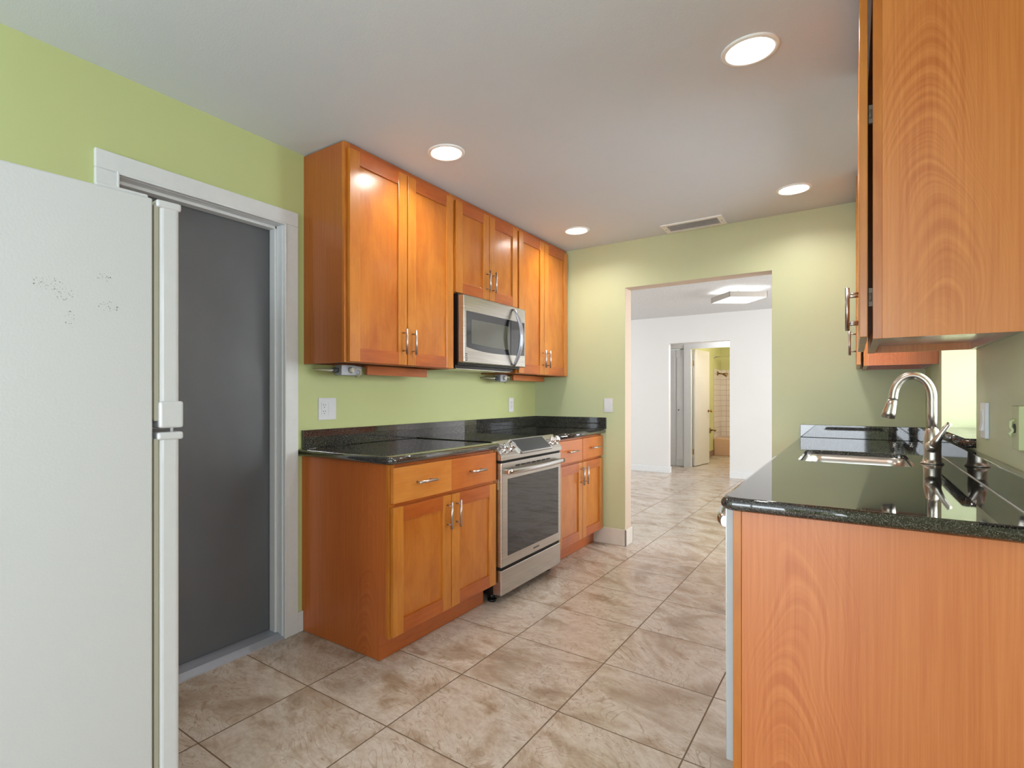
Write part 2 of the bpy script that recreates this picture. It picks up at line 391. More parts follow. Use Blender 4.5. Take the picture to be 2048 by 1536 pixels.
# patio door frame behind the camera
m = MB('trim'); 
for a in (.2, 1.31, 2.44): m.box(a, a+.06, -6.98, -6.88, 0, 2.3)
m.box(.2, 2.5, -6.98, -6.88, 2.24, 2.3); m.box(.2, 2.5, -6.98, -6.88, 0, .05); struct(m.build('door_4'))
m = MB('trim')
for a in (-5.7, -4.78, -3.86): m.box(3.6, 3.66, a, a+.06, .7, 2.15)
m.box(3.6, 3.66, -5.7, -3.8, .7, .76).box(3.6, 3.66, -5.7, -3.8, 2.09, 2.15).box(3.6, 3.66, -5.7, -3.8, 1.40, 1.45); struct(m.build('window_2'))
# sink window at the end of its deep recess
m = MB('trim')
m.box(2.88, 2.93, WY0, WY0+.05, WZ0, WZ1).box(2.88, 2.93, WY1-.05, WY1, WZ0, WZ1).box(2.88, 2.93, WY0, WY1, WZ1-.05, WZ1).box(2.88, 2.93, WY0, WY1, WZ0, WZ0+.06)
m.box(2.885, 2.925, WY0, WY1, 1.50, 1.54)
w1 = struct(m.build('window_1'))
m = MB('pane'); m.box(2.902, 2.908, WY0+.045, WY1-.045, WZ0+.05, WZ1-.045); m.build('window_pane', w1)
# living room, hall and bathroom beyond the opening
HL = 2.42
sbox('ceiling_living', 'popcorn', (-3.6, 5.2, .14, 4.375, HL, HL+.12))
sbox('ceiling_hall', 'white_wall', (-1.4, 2.4, 4.475, 5.40, 2.30, 2.40))
sbox('ceiling_bathroom', 'white_wall', (-.1, 2.4, 5.40, 8.35, 2.42, 2.5))
sbox('wall_living', 'white_wall', (-3.6, -.03, 4.375, 4.475, 0, HL), (.829, 5.2, 4.375, 4.475, 0, HL), (-.03, .829, 4.375, 4.475, 2.008, HL))
sbox('wall_living_left', 'white_wall', (-3.6, -3.5, .14, 4.375, 0, .8), (-3.6, -3.5, .14, 4.375, 2.3, HL), (-3.6, -3.5, .14, .9, .8, 2.3), (-3.6, -3.5, 3.5, 4.375, .8, 2.3))
sbox('wall_living_right', 'white_wall', (5.1, 5.2, .14, 4.375, 0, .7), (5.1, 5.2, .14, 4.375, 2.3, HL), (5.1, 5.2, .14, .9, .7, 2.3), (5.1, 5.2, 3.5, 4.375, .7, 2.3))
sbox('wall_living_near', 'white_wall', (-3.6, -.14, .04, .14, 0, HL), (XR+.32, 5.2, .04, .14, 0, HL))
sbox('wall_hall', 'white_wall', (-1.4, -.29, 5.30, 5.40, 0, 2.3), (-.29, -.02, 5.30, 5.40, 2.0, 2.3), (-.02, .9, 5.30, 5.40, 2.0, 2.3), (.9, 2.4, 5.30, 5.40, 0, 2.3), (-1.4, -1.3, 4.475, 5.30, 0, 2.3), (2.3, 2.4, 4.475, 5.3, 0, 2.3))
sbox('wall_closet', 'white_wall', (-.9, -.12, 5.9, 6.0, 0, 2.3))
sbox('wall_bathroom_left', 'lime', (-.12, 0, 5.40, 8.25, 0, 2.42))
sbox('wall_bathroom_far', 'lime', (-.12, 2.4, 8.25, 8.35, 0, 2.42))
sbox('wall_bathroom_right', 'lime', (2.3, 2.4, 5.40, 8.25, 0, 2.42))
sbox('trim_1', 'shower_tile', (0, .008, 7.52, 8.242, 0, 1.745), (0, 2.3, 8.242, 8.25, 0, 1.745))
sbox('baseboard_bathroom', 'brown_base', (0, .012, 5.42, 7.48, 0, .11))
# baseboards
def bb(name, pts, mat='trim', h=.13, th=.014): 
    m = MB(mat)
    for (x0, x1, y0, y1) in pts: m.box(x0, x1, y0, y1, 0, h, bev=.004)
    return struct(m.build(name))
bb('baseboard_left', [(0, .014, -2.517, -2.482)], h=.103)
bb('baseboard_left_back', [(0, .014, -6.86, -3.42)], h=.103)
bb('baseboard_far', [(.548, .823, -.014, 0), (.809, .823, -.014, .154), (-.1, .823, .14, .154)], 'trim_cream')
bb('baseboard_far_right', [(1.819, 1.99, -.014, 0), (1.819, 1.833, -.014, .154), (1.819, 2.9, .14, .154)], 'trim_cream')
bb('baseboard_living', [(-3.5, -.03, 4.361, 4.375), (-.03, -.016, 4.361, 4.475), (.829, 5.1, 4.361, 4.375)], 'trim', .096)
# grey door in the left wall
m = MB('trim')   # casing
prof = lambda a, b: None
def casing(m, mi=0):
    yo0, yo1, yi0, yi1, zt, zi = -3.412, -2.515, -3.338, -2.588, 2.118, 2.047
    m.box(0, .017, yi1, yo1, 0, zi, mi, bev=.004); m.box(0, .017, yo0, yi0, 0, zi, mi, bev=.004); m.box(0, .017, yo0, yo1, zi, zt, mi, bev=.004)
    m.box(0, .021, yi1-.007, yi1+.002, 0, zi+.004, mi, bev=.003); m.box(0, .021, yi0-.002, yi0+.007, 0, zi+.004, mi, bev=.003); m.box(0, .021, yi0, yi1, zi-.006, zi+.004, mi, bev=.003)
    # jambs and stops
    m.box(-.14, .0, -2.601, -2.591, 0, 2.05, mi); m.box(-.14, 0, -3.345, -3.335, 0, 2.05, mi); m.box(-.14, 0, -3.335, -2.601, 2.04, 2.05, mi)
    m.box(-.085, -.040, -2.613, -2.601, 0, 2.04, mi, bev=.003); m.box(-.085, -.040, -3.335, -3.323, 0, 2.04, mi, bev=.003); m.box(-.085, -.040, -3.335, -2.601, 2.026, 2.04, mi, bev=.003)
casing(m); struct(m.build('trim_2'))
m = MB('grey_door'); m.box(-.128, -.088, -3.333, -2.603, .028, 2.036, bev=.002); struct(m.build('door_1'))
m = MB('grey_metal'); m.prism([(-.14, 0), (.012, 0), (.010, .006), (-.02, .022), (-.06, .026), (-.14, .026)], 'y', -3.345, -2.591)
struct(m.build('trim_3'))
# hall closet bifold and its casing, bathroom door
m = MB('trim', 'black')
m.box(-.29, -.165, 5.315, 5.335, .01, 1.98, bev=.004); m.box(-.162, -.03, 5.31, 5.33, .01, 1.98, bev=.004)
m.box(-.275, -.18, 5.309, 5.316, .12, 1.86, bev=.003); m.box(-.148, -.045, 5.304, 5.311, .12, 1.86, bev=.003)
d2 = struct(m.build('door_2')); m = MB('black'); m.cyl((-.115, 5.303, .96), (-.115, 5.28, .96), .009, seg=12); m.build('door_knob', d2)
sbox('trim_4', 'trim', (-.03, .078, 5.285, 5.31, 0, 2.0), (-.03, .95, 5.285, 5.30, 1.985, 2.06), (.06, .078, 5.30, 5.42, 0, 1.99), (.88, .95, 5.285, 5.30, 0, 2.0))
bd = thing('bathroom_door', (.085, 5.43, 0), 'pale slab door standing open into the small green bathroom beyond the living room', 'door', rz=math.radians(-8))
m = MB('trim_cream'); m.box(0, .035, 0, .66, .012, 1.985, bev=.003); m.build('door_panel', bd, world=False)
m = MB('brass'); m.cyl((.035, .60, .93), (.075, .60, .93), .009, seg=12).sphere((.085, .60, .93), .024, (.8, 1, 1)); m.cyl((.035, .60, .93), (.041, .60, .93), .026); m.build('door_knob', bd, world=False)
for z in (.25, 1.75): m = MB('brass'); m.box(-.008, .012, -.012, .003, z-.045, z+.045); m.build('hinge', bd, world=False)

# ---------------------------------------------------------------- cabinet parts
def shaker(m, xb, xf, y0, y1, z0, z1, sw=.068):
    """door leaf in the yz plane, back xb, front xf; slots 0 stile 1 rail 2 panel"""
    s = 1 if xf > xb else -1
    b = .0022
    m.box(xb, xf, y0, y0+sw, z0, z1, 0, bev=b); m.box(xb, xf, y1-sw, y1, z0, z1, 0, bev=b)
    m.box(xb, xf-s*.0006, y0+sw, y1-sw, z0, z0+sw, 1, bev=b*.6); m.box(xb, xf-s*.0006, y0+sw, y1-sw, z1-sw, z1, 1, bev=b*.6)
    m.box(xb+s*.002, xf-s*.010, y0+sw-.003, y1-sw+.003, z0+sw-.003, z1-sw+.003, 2)
def pull(parent, x, y, z, horizontal=False, s=1, L=.136, name='handle', mat='nickel_dark'):
    """bar pull on a face at x, centred at y,z, standing out towards s"""
    m = MB(mat); g = L*.35; xo = x+s*.030
    if horizontal:
        m.cyl((xo, y-L/2, z), (xo, y+L/2, z), .0064, seg=16)
        for q in (-g, g): m.cyl((x, y+q, z), (xo, y+q, z), .0042, seg=12)
    else:
        m.cyl((xo, y, z-L/2), (xo, y, z+L/2), .0064, seg=16)
        for q in (-g, g): m.cyl((x, y, z+q), (xo, y, z+q), .0042, seg=12)
    return m.build(name, parent)
def door(parent, xb, xf, y0, y1, z0, z1, hy, hz, name='door', sw=.068):
    m = MB('stile', 'rail', 'panel'); shaker(m, xb, xf, y0, y1, z0, z1, sw)
    d = m.build(name, parent); pull(d, xf, hy, hz, s=1 if xf > xb else -1); return d
def upper(name_label, y0, y1, z0, z1, side0, doors, rx=(0, .305), s=1, cat='cabinet', group='upper cabinets along the left wall', sidemat='side_up'):
    """wall cabinet: x from wall rx[0] to face rx[1]"""
    xw, xf = rx
    c = thing('upper_cabinet', (xw, y0, z0), name_label, cat, group)
    m = MB(sidemat)
    m.box(xw, xf-s*.019, y0, y0+.013, z0, z1); m.build('side_panel', c); m = MB(sidemat); m.box(xw, xf-s*.019, y1-.013, y1, z0, z1); m.build('side_panel', c)
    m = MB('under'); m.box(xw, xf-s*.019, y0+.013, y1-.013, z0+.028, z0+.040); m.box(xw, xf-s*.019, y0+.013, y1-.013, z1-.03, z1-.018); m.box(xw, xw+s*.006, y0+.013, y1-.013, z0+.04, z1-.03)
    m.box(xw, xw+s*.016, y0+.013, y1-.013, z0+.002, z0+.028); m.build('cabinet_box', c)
    m = MB('frame', 'rail'); fw = .036
    m.box(xf-s*.019, xf, y0, y0+fw, z0, z1, 0, bev=.0015); m.box(xf-s*.019, xf, y1-fw, y1, z0, z1, 0, bev=.0015)
    m.box(xf-s*.019, xf, y0+fw, y1-fw, z0, z0+fw, 1); m.box(xf-s*.019, xf, y0+fw, y1-fw, z1-fw, z1, 1); m.build('face_frame', c)
    for (a, b, hy, hz) in doors: door(c, xf+s*.001, xf+s*.020, a, b, z0+.004, z1-.030, hy, hz)
    return c
UZ = 1.36; UT = H-.006
uc1 = upper('tall upper maple cabinet above the counter, nearest the grey door', -2.47, -1.61, UZ, UT, 0, [(-2.452, -2.042, -2.076, 1.488), (-2.036, -1.625, -2.000, 1.488)])
uc2 = upper('short upper maple cabinet directly above the microwave', -1.608, -.852, 1.828, UT, 0, [(-1.598, -1.232, -1.262, 1.952), (-1.226, -.860, -1.190, 1.952)])
uc3 = upper('tall upper maple cabinet in the far left corner beside the microwave', -.85, -.004, UZ, UT, 0, [(-.838, -.446, -.474, 1.485), (-.440, -.022, -.400, 1.485)])

# wood cleats and junction boxes under the uppers
m = MB('toe', 'side_base'); m.box(.130, .149, -2.168, -1.665, 1.312, 1.361, 0, bev=.001); tag(m.build('wood_cleat'), 'wooden cleat strip fixed under the upper cabinet nearest the grey door', 'wood strip')
m = MB('toe'); m.box(.130, .149, -.62, -.11, 1.318, 1.361, 0, bev=.001); tag(m.build('wood_cleat'), 'wooden cleat strip fixed under the upper cabinet in the far corner', 'wood strip')
def jbox(y0, y1, x0, label, flip=False):
    c = thing('junction_box', (x0, (y0+y1)/2, 1.305), label, 'junction box')
    m = MB('grey_metal'); m.box(x0-.04, x0+.012, y0, y1, 1.305, 1.358, bev=.002); m.box(x0-.035, x0-.02, y1+.004, y1+.07, 1.312, 1.358, bev=.001); m.build('metal_box', c)
    yc = (y0+y1)/2+.012
    m = MB('cable'); m.cyl((x0+.012, yc, 1.333), (x0+.030, yc, 1.333), .017, .013, seg=18)
    m.tube([(x0+.022, yc+.01, 1.335), (x0+.03, yc+.035, 1.340), (x0+.02, yc+.06, 1.334), (x0+.0, yc+.08, 1.318), (x0-.03, yc+.085, 1.30), (x0-.1, yc+.08, 1.33)], .0042, 8); m.build('plug', c)
    m = MB('cable_grey'); m.cyl((x0-.02, y0-.03, 1.33), (x0-.02, y0, 1.33), .011, .013, seg=12).cyl((x0-.02, y0-.016, 1.33), (x0-.02, y0-.010, 1.33), .015, seg=12); m.build('cable_clamp', c)
    m = MB('cable'); m.tube([(x0-.02, y0-.028, 1.33), (x0-.03, y0-.045, 1.329), (x0-.05, y0-.055, 1.331), (x0-.08, y0-.06, 1.333), (.002, y0-.06, 1.336)], [.006, .006, .005, .005, .004], 8); m.build('cable', c)
jbox(-2.352, -2.252, .140, 'grey metal junction box with white plug under the nearest upper cabinet')
jbox(-.80, -.72, .130, 'grey metal junction box with loose wires under the far corner upper cabinet')

# ---------------------------------------------------------------- base cabinets, left run
CT = .928
def base_left(y0, y1, label):
    c = thing('base_cabinet', (0, y0, 0), label, 'cabinet', 'base cabinets of the left run')
    return c
# near one
y0, y1 = -2.482, -1.622
c = base_left(y0, y1, 'maple base cabinet left of the range with one wide drawer and two doors')
m = MB('side_base')
m.prism([(.0, .002), (.538, .002), (.538, .112), (.592, .112), (.592, CT-.036), (.0, CT-.036)], 'y', y0, y0+.015); m.build('side_panel', c); m = MB('side_base')
m.prism([(.0, .002), (.538, .002), (.538, .112), (.592, .112), (.592, CT-.036), (.0, CT-.036)], 'y', y1-.015, y1); m.build('side_panel', c)
m = MB('under'); m.box(.0, .59, y0+.015, y1-.015, .115, .13); m.box(0, .01, y0+.015, y1-.015, .13, CT-.036); m.build('cabinet_box', c)
m = MB('frame', 'rail'); m.box(.592, .611, y0, y0+.038, .112, CT-.036, 0, bev=.0015); m.box(.592, .611, y1-.038, y1, .112, CT-.036, 0, bev=.0015)
for z0, z1 in ((.112, .15), (.69, .725), (CT-.06, CT-.036)): m.box(.592, .611, y0+.038, y1-.038, z0, z1, 1)
m.build('face_frame', c)
m = MB('toe'); m.box(.538, .552, y0, y1-.02, .001, .113); m.build('toe_kick', c)
m = MB('drawer_light', 'drawer_dark'); ym = -2.047
m.box(.612, .632, y0+.010, ym, .716, .876, 0, bev=.002); m.box(.612, .6318, ym-.002, y1-.006, .7162, .8758, 1, bev=.002)
d = m.build('drawer_front', c); pull(d, .632, -2.268, .797, True); pull(d, .632, -1.838, .797, True)
door(c, .612, .632, y0+.008, -2.050, .122, .698, -2.084, .600); door(c, .612, .632, -2.044, y1-.006, .122, .698, -2.008, .600)
# far one
y0, y1 = -.846, -.006
c = base_left(y0, y1, 'maple base cabinet right of the range with two drawers over two doors')
m = MB('side_base')
for a, b in ((y0, y0+.015), (y1-.015, y1)): m = MB('side_base'); m.prism([(.0, .002), (.538, .002), (.538, .112), (.592, .112), (.592, CT-.036), (.0, CT-.036)], 'y', a, b); m.build('side_panel', c)
m = MB('under'); m.box(.0, .59, y0+.015, y1-.015, .115, .13); m.build('cabinet_box', c)
m = MB('frame', 'rail'); m.box(.592, .611, y0, y0+.038, .112, CT-.036, 0); m.box(.592, .611, y1-.038, y1, .112, CT-.036, 0); m.box(.592, .611, -.43, -.40, .14, CT-.05, 0)
for z0, z1 in ((.112, .15), (.69, .725), (CT-.06, CT-.036)): m.box(.592, .6108, y0+.038, y1-.038, z0, z1, 1)
m.build('face_frame', c)
m = MB('toe'); m.box(.538, .552, y0, y1, .001, .113); m.build('toe_kick', c)
for a, b, hy in ((-.838, -.420, -.63), (-.414, -.012, -.21)):
    m = MB('drawer_dark'); m.box(.612, .632, a, b, .716, .876, 0, bev=.002); d = m.build('drawer_front', c); pull(d, .632, hy, .797, True)
door(c, .612, .632, -.838, -.420, .122, .698, -.452, .600); door(c, .612, .632, -.414, -.012, .122, .698, -.380, .600)

# ---------------------------------------------------------------- countertops
def slab(m, x0, x1, y0, y1, z0, z1, round_corners=(), r=.03, bull=.0155, free=('x0', 'x1', 'y0', 'y1')):
    """stone slab with a bullnose on the free sides and rounded free corners"""
    pts = []
    for (cx_, cy_, key) in ((x0, y0, '00'), (x1, y0, '10'), (x1, y1, '11'), (x0, y1, '01')):
        if key in round_corners:
            sx_, sy_ = (1 if cx_ == x0 else -1), (1 if cy_ == y0 else -1)
            ox, oy = cx_+sx_*r, cy_+sy_*r
            a0 = {'00': PI, '10': 1.5*PI, '11': 0, '01': .5*PI}[key]
            for k in range(7): a = a0+k*PI/12; pts.append((ox+r*math.cos(a), oy+r*math.sin(a)))
        else: pts.append((cx_, cy_))
    n = len(pts); bm = m.bm
    def inset(p, d):
        x, y = p; cx_, cy_ = (x0+x1)/2, (y0+y1)/2
        # shrink only towards the free sides
        fx0, fx1, fy0, fy1 = ('x0' in free)*d, ('x1' in free)*d, ('y0' in free)*d, ('y1' in free)*d
        nx = x0+fx0+(x-x0)*(x1-x0-fx0-fx1)/(x1-x0); ny = y0+fy0+(y-y0)*(y1-y0-fy0-fy1)/(y1-y0)
        return nx, ny
    rings = []; zc = (z0+z1)/2; hh = (z1-z0)/2
    for k in range(9):
        a = -PI/2+PI*k/8; d = bull*(1-math.cos(a)); z = zc+hh*math.sin(a)
        rings.append([bm.verts.new((*inset(p, d), z)) for p in pts])
    for A, B in zip(rings, rings[1:]):
        for k in range(n): f = bm.faces.new((A[k], A[(k+1) % n], B[(k+1) % n], B[k])); f.smooth = True
    bm.faces.new(rings[-1]); bm.faces.new(rings[0][::-1])
m = MB('granite'); slab(m, .0, .652, -2.512, -1.622, CT-.036, CT, ('10',), free=('x1', 'y0')); tag(m.build('countertop'), 'black granite countertop left of the range by the grey door', 'countertop')
m = MB('granite'); slab(m, .0, .652, -.846, -.003, CT-.036, CT, (), free=('x1',)); tag(m.build('countertop'), 'black granite countertop right of the range in the far left corner', 'countertop')
m = MB('granite'); m.box(.001, .020, -2.486, -.001, CT+.001, CT+.094, bev=.0015); tag(m.build('backsplash'), 'low black granite backsplash strip along the left wall behind the range', 'backsplash')
m = MB('granite'); m.box(.021, .658, -.020, -.001, CT+.001, CT+.094, bev=.0015); tag(m.build('backsplash'), 'short black granite backsplash strip on the far wall below the light switch', 'backsplash')

# ---------------------------------------------------------------- range
ry0, ry1 = -1.617, -.850
c = thing('range', (0, (ry0+ry1)/2, 0), 'stainless steel slide-in range with black glass cooktop between the base cabinets', 'range')
m = MB('black'); m.box(.03, .60, ry0+.006, ry1-.006, .045, .90, bev=.002); m.build('body', c)
for y in (ry0+.04, ry1-.04):
    for x in (.57, .1): m = MB('black'); m.cyl((x, y, .01), (x, y, .05), .018, seg=16).cyl((x, y, 0), (x, y, .012), .026, seg=16); m.build('foot', c)
m = MB('glass_black'); m.box(.022, .590, ry0, ry1, CT-.004, CT+.005, bev=.002); m.build('cooktop', c)
m = MB('steel'); m.prism([(.590, CT+.004), (.600, CT+.004), (.664, .852), (.664, .826), (.56, .826), (.56, .90), (.590, .90)], 'y', ry0-.002, ry1+.002, bev=.002); cp = m.build('control_panel', c)
# raised display bezel on the slanted panel
n_ = Vector((CT+.004-.852, 0, .664-.600)).normalized(); d_ = Vector((.664-.600, 0, .852-CT-.004)).normalized(); p0_ = Vector((.600, 0, CT+.004))
Ls = Vector((.064, 0, .852-CT-.004)).length
def slant(a, y, h): q = p0_+d_*a+n_*h*(1 if n_.x > 0 else -1); return (q.x, y, q.z)
def slab_on(m, ya, yb, yc, yd, a0, a1, h0, h1, mi=0):
    vs = [m.bm.verts.new(slant(a, y, h)) for h in (h0, h1) for (a, y) in ((a0, ya), (a0, yb), (a1, yc), (a1, yd))]
    for q in ((0, 1, 2, 3), (4, 5, 6, 7), (0, 1, 5, 4), (1, 2, 6, 5), (2, 3, 7, 6), (3, 0, 4, 7)): f = m.bm.faces.new([vs[k] for k in q]); f.material_index = mi
if True:
    m = MB('steel_smooth'); slab_on(m, -1.445, -1.045, -1.005, -1.405, .006, Ls+.006, 0, .014); bz = m.build('display_bezel', cp)
    m = MB('display'); slab_on(m, -1.430, -1.052, -1.020, -1.398, .012, Ls-.004, .012, .0155); m.build('display', bz)
for y in (-1.552, -1.478, -.962, -.892):
    m = MB('chrome'); b = Vector(slant(Ls*.52, y, 0)); nn = n_*(1 if n_.x > 0 else -1)
    m.cyl(b, b+nn*.006, .028, seg=28); m.cyl(b+nn*.006, b+nn*.034, .0235, .0215, seg=28); m.cyl(b+nn*.034, b+nn*.037, .0215, .018, seg=28); m.build('knob', cp)
m = MB('black_gap'); m.box(.58, .652, ry0+.004, ry1-.004, .812, .827); m.build('trim_gap', c); m = MB('black_gap'); m.box(.58, .648, ry0+.004, ry1-.004, .196, .216); m.build('trim_gap', c)
m = MB('steel', 'oven_glass', 'black_gap')
m.box(.602, .660, ry0, ry1, .214, .812, 0, bev=.004); m.box(.658, .6615, ry0+.070, ry1-.040, .270, .716, 1, bev=.001)
for k in range(7):
    a = -1.46+k*.066; m.box(.659, .6612, a, a+.052, .781, .789, 2)
od = m.build('oven_door', c)
m = MB('steel_smooth')
hp = []
for k in range(21):
    u = k/20; y = ry0+.025+(ry1-ry0-.05)*u; bow = .034+.020*math.sin(PI*u)
    hp.append((.660+bow, y, .762))
m.tube(hp, [(.010, .015)]*21, 16, flat=(1, 0, 0))
for y in (ry0+.035, ry1-.035): m.box(.658, .700, y-.016, y+.016, .750, .774, 0, bev=.004)
m.build('oven_handle', od)
R_px = Matrix(((0, 0, 1), (1, 0, 0), (0, 1, 0)))   # text facing +x, reading along +y
text_mesh('lettering', 'SAMSUNG', .018, 'logo', (.6606, -1.20, .243), R_px, od)
m = MB('steel'); m.box(.602, .658, ry0+.001, ry1-.001, .052, .196, bev=.004); m.build('storage_drawer', c)
m = MB('chrome'); m.box(.612, .640, ry0-.004, ry0+.002, .66, .72); m.build('hinge_plate', c)

# ---------------------------------------------------------------- microwave
my0, my1 = -1.604, -.856; mz0, mz1 = 1.400, 1.812
c = thing('microwave', (0, (my0+my1)/2, mz0), 'stainless over-the-range microwave with curved vertical handle under the short cabinet', 'microwave')
m = MB('black'); m.box(.01, .340, my0+.002, my1-.002, mz0-.012, mz1+.012, bev=.002)
m.box(.02, .30, my0+.03, my1-.03, mz0-.03, mz0-.01, bev=.002); m.build('body', c)
m = MB('steel'); m.box(.03, .29, my0+.05, my1-.05, mz0-.034, mz0-.03); m.build('vent_filter', c)
m = MB('steel', 'mw_glass', 'mw_window', 'black_gap')
m.box(.341, .386, my0, my1, mz0, mz1, 0, bev=.006, seg=3)
gz1, gz0 = 1.715, 1.478
pts = [(my0+.028, gz1), (my1-.016, gz1), (my1-.016, 1.482)]
for k in range(13):
    u = k/12; y = my1-.016+(my0+.028-my1+.016)*u; pts.append((y, 1.482-.016*math.sin(PI*u*.5) - .0*u + .030*(u**4)))
m.prism([(p[0], p[1]) for p in pts], 'x', .383, .3875, 1)
pts = [(my0+.075, 1.668), (my1-.225, 1.668), (my1-.225, 1.508)]
for k in range(1, 9):
    u = k/8; y = my1-.225+(my0+.075-my1+.225)*u; pts.append((y, 1.508+.012*u*u))
m.prism(pts, 'x', .3865, .3885, 2)
m.box(.3868, .3890, my1-.205, my1-.203, 1.478, 1.715, 3)
dr = m.build('door', c)
m = MB('handle_steel'); hp = []
for k in range(25):
    u = k/24; z = 1.795+(1.405-1.795)*u; hp.append((.392+.062*math.sin(PI*u)**.8, -1.028+.0*u, z))
m.tube(hp, [(.009+.004*math.sin(PI*k/24), .013+.009*math.sin(PI*k/24)) for k in range(25)], 16, flat=(1, 0, 0)); m.build('handle', dr)
m = MB('logo')
for k, wdt in enumerate((.020, .022, .018, .020)): m.box(.3862, .3868, my0+.016, my0+.016+wdt, 1.412+k*.0125, 1.4175+k*.0125)
m.build('badge', dr)
m = MB('logo')
for r_ in range(9):
    for q in range(2): m.box(.3876, .3882, my1-.075+q*.028, my1-.062+q*.028, 1.50+r_*.022, 1.505+r_*.022)
m.build('keypad', dr)

# ---------------------------------------------------------------- right run
RT = .925; PX = 2.017; PY = -2.598
c = thing('end_panel', (PX, PY, 0), 'tall maple veneer end panel closing the sink counter, nearest the viewer', 'panel')
m = MB('side_pen'); m.box(PX+.021, XR-.002, PY, PY+.016, .0, RT-.037, bev=.001); m.build('panel', c)
m = MB('frame'); m.box(PX, PX+.0205, PY-.002, PY+.02, .0, RT-.037, bev=.001); m.build('edge_strip', c)
c = thing('dishwasher', (PX, -2.28, 0), 'stainless dishwasher under the sink counter beside the end panel', 'dishwasher')
m = MB('grey_metal'); m.box(PX+.004, 2.60, -2.577, -1.985, .09, RT-.04); m.build('body', c)
m = MB('steel', 'door_edge'); m.box(PX-.020, PX+.003, -2.577, -1.982, .185, RT-.041, 1, bev=.002); m.box(PX-.022, PX-.0195, -2.575, -1.984, .186, RT-.042, 0); dd = m.build('door', c)
m = MB('steel_smooth'); hp = []
for k in range(17):
    u = k/16; hp.append((PX-.028-.036*math.sin(PI*u)**.5, -2.565+.555*u, .845))
m.tube(hp, [(.009, .017)]*17, 14, flat=(1, 0, 0)); m.build('handle', dd)
m = MB('black'); m.box(PX+.05, PX+.07, -2.577, -1.985, 0, .17); m.build('kick_plate', c)
m = MB('black'); m.box(PX-.018, PX+.004, -2.575, -1.99, RT-.0405, RT-.0375); m.build('top_strip', c)
def base_right(y0, y1, label, nd):
    c = thing('base_cabinet', (XR, y0, 0), label, 'cabinet', 'base cabinets of the sink run')
    m = MB('side_base'); m.box(2.036, XR-.002, y0, y0+.015, .0, RT-.037); m.build('side_panel', c); m = MB('side_base'); m.box(2.036, XR-.002, y1-.015, y1, .0, RT-.037); m.build('side_panel', c)
    m = MB('frame', 'rail'); m.box(PX, PX+.019, y0, y0+.038, .112, RT-.037); m.box(PX, PX+.019, y1-.038, y1, .112, RT-.037)
    for z0, z1 in ((.112, .15), (.69, .725), (RT-.06, RT-.037)): m.box(PX, PX+.019, y0+.038, y1-.038, z0, z1, 1)
    m.build('face_frame', c)
    m = MB('toe'); m.box(PX+.072, PX+.086, y0, y1, .001, .113); m.build('toe_kick', c)
    wd = (y1-y0-.01)/nd
    for k in range(nd):
        a = y0+.005+k*wd; hy = a+wd-.04 if k % 2 == 0 else a+.04
        door(c, PX-.001, PX-.021, a+.003, a+wd-.003, .122, .698, hy, .60)
        m = MB('drawer_dark'); m.box(PX-.021, PX-.001, a+.003, a+wd-.003, .716, .866, 0, bev=.002); m.build('drawer_front', c)
base_right(-1.978, -.925, 'maple sink base cabinet under the faucet in the right run', 2)
base_right(-.921, -.016, 'maple base cabinet at the far end of the right run', 2)
# countertop with sink cutout
m = MB('granite'); slab(m, 1.988, XR-.001, -2.640, -.001, RT-.036, RT, ('00',), r=.035, free=('x0', 'y0'))
ct = m.build('countertop'); tag(ct, 'glossy black granite countertop of the sink run on the right', 'countertop')
sx0, sx1, sy0, sy1 = 2.092, 2.478, -1.560, -.985
def rrect(x0, x1, y0, y1, r, n=8):
    p = []
    for (cx_, cy_, a0) in ((x1-r, y1-r, 0), (x0+r, y1-r, PI/2), (x0+r, y0+r, PI), (x1-r, y0+r, 1.5*PI)):
        for k in range(n+1): a = a0+k*PI/2/n; p.append((cx_+r*math.cos(a), cy_+r*math.sin(a)))
    return p
m = MB('granite'); m.prism(rrect(sx0, sx1, sy0, sy1, .06), 'z', RT-.08, RT+.05); cut = m.build('cut_tmp')
md = ct.modifiers.new('cut', 'BOOLEAN'); md.object = cut; md.operation = 'DIFFERENCE'; md.solver = 'EXACT'
dg = bpy.context.evaluated_depsgraph_get(); me = bpy.data.meshes.new_from_object(ct.evaluated_get(dg))
ct.modifiers.clear(); ct.data = me; bpy.data.objects.remove(cut)
# sink bowl
def ring(bm, pts, z): return [bm.verts.new((x, y, z)) for x, y in pts]
m = MB('sink_steel'); bm = m.bm; rs = []
for (g, z, r) in ((.0015, RT-.021, .0585), (.004, RT-.021, .060), (.008, RT-.06, .058), (.014, RT-.20, .055), (.030, RT-.225, .05), (.10, RT-.232, .04)):
    rs.append(ring(bm, rrect(sx0+g, sx1-g, sy0+g, sy1-g, r), z))
for A, B in zip(rs, rs[1:]):
    for k in range(len(A)): f = bm.faces.new((A[k], A[(k+1) % len(A)], B[(k+1) % len(A)], B[k])); f.smooth = True
bm.faces.new(rs[-1]); c = thing('sink', ((sx0+sx1)/2, (sy0+sy1)/2, RT-.25), 'stainless undermount sink basin set in the right countertop', 'sink')
sb = m.build('basin', c); so = sb.modifiers.new('thick', 'SOLIDIFY'); so.thickness = .0015; so.offset = 1
m = MB('chrome', 'black'); m.lathe([(.045, .002), (.045, .006), (.034, .006), (.030, .001)], ((sx0+sx1)/2, (sy0+sy1)/2, RT-.233)); m.cyl(((sx0+sx1)/2, (sy0+sy1)/2, RT-.2325), ((sx0+sx1)/2, (sy0+sy1)/2, RT-.2305), .031, seg=24, mi=1); m.build('drain', c)
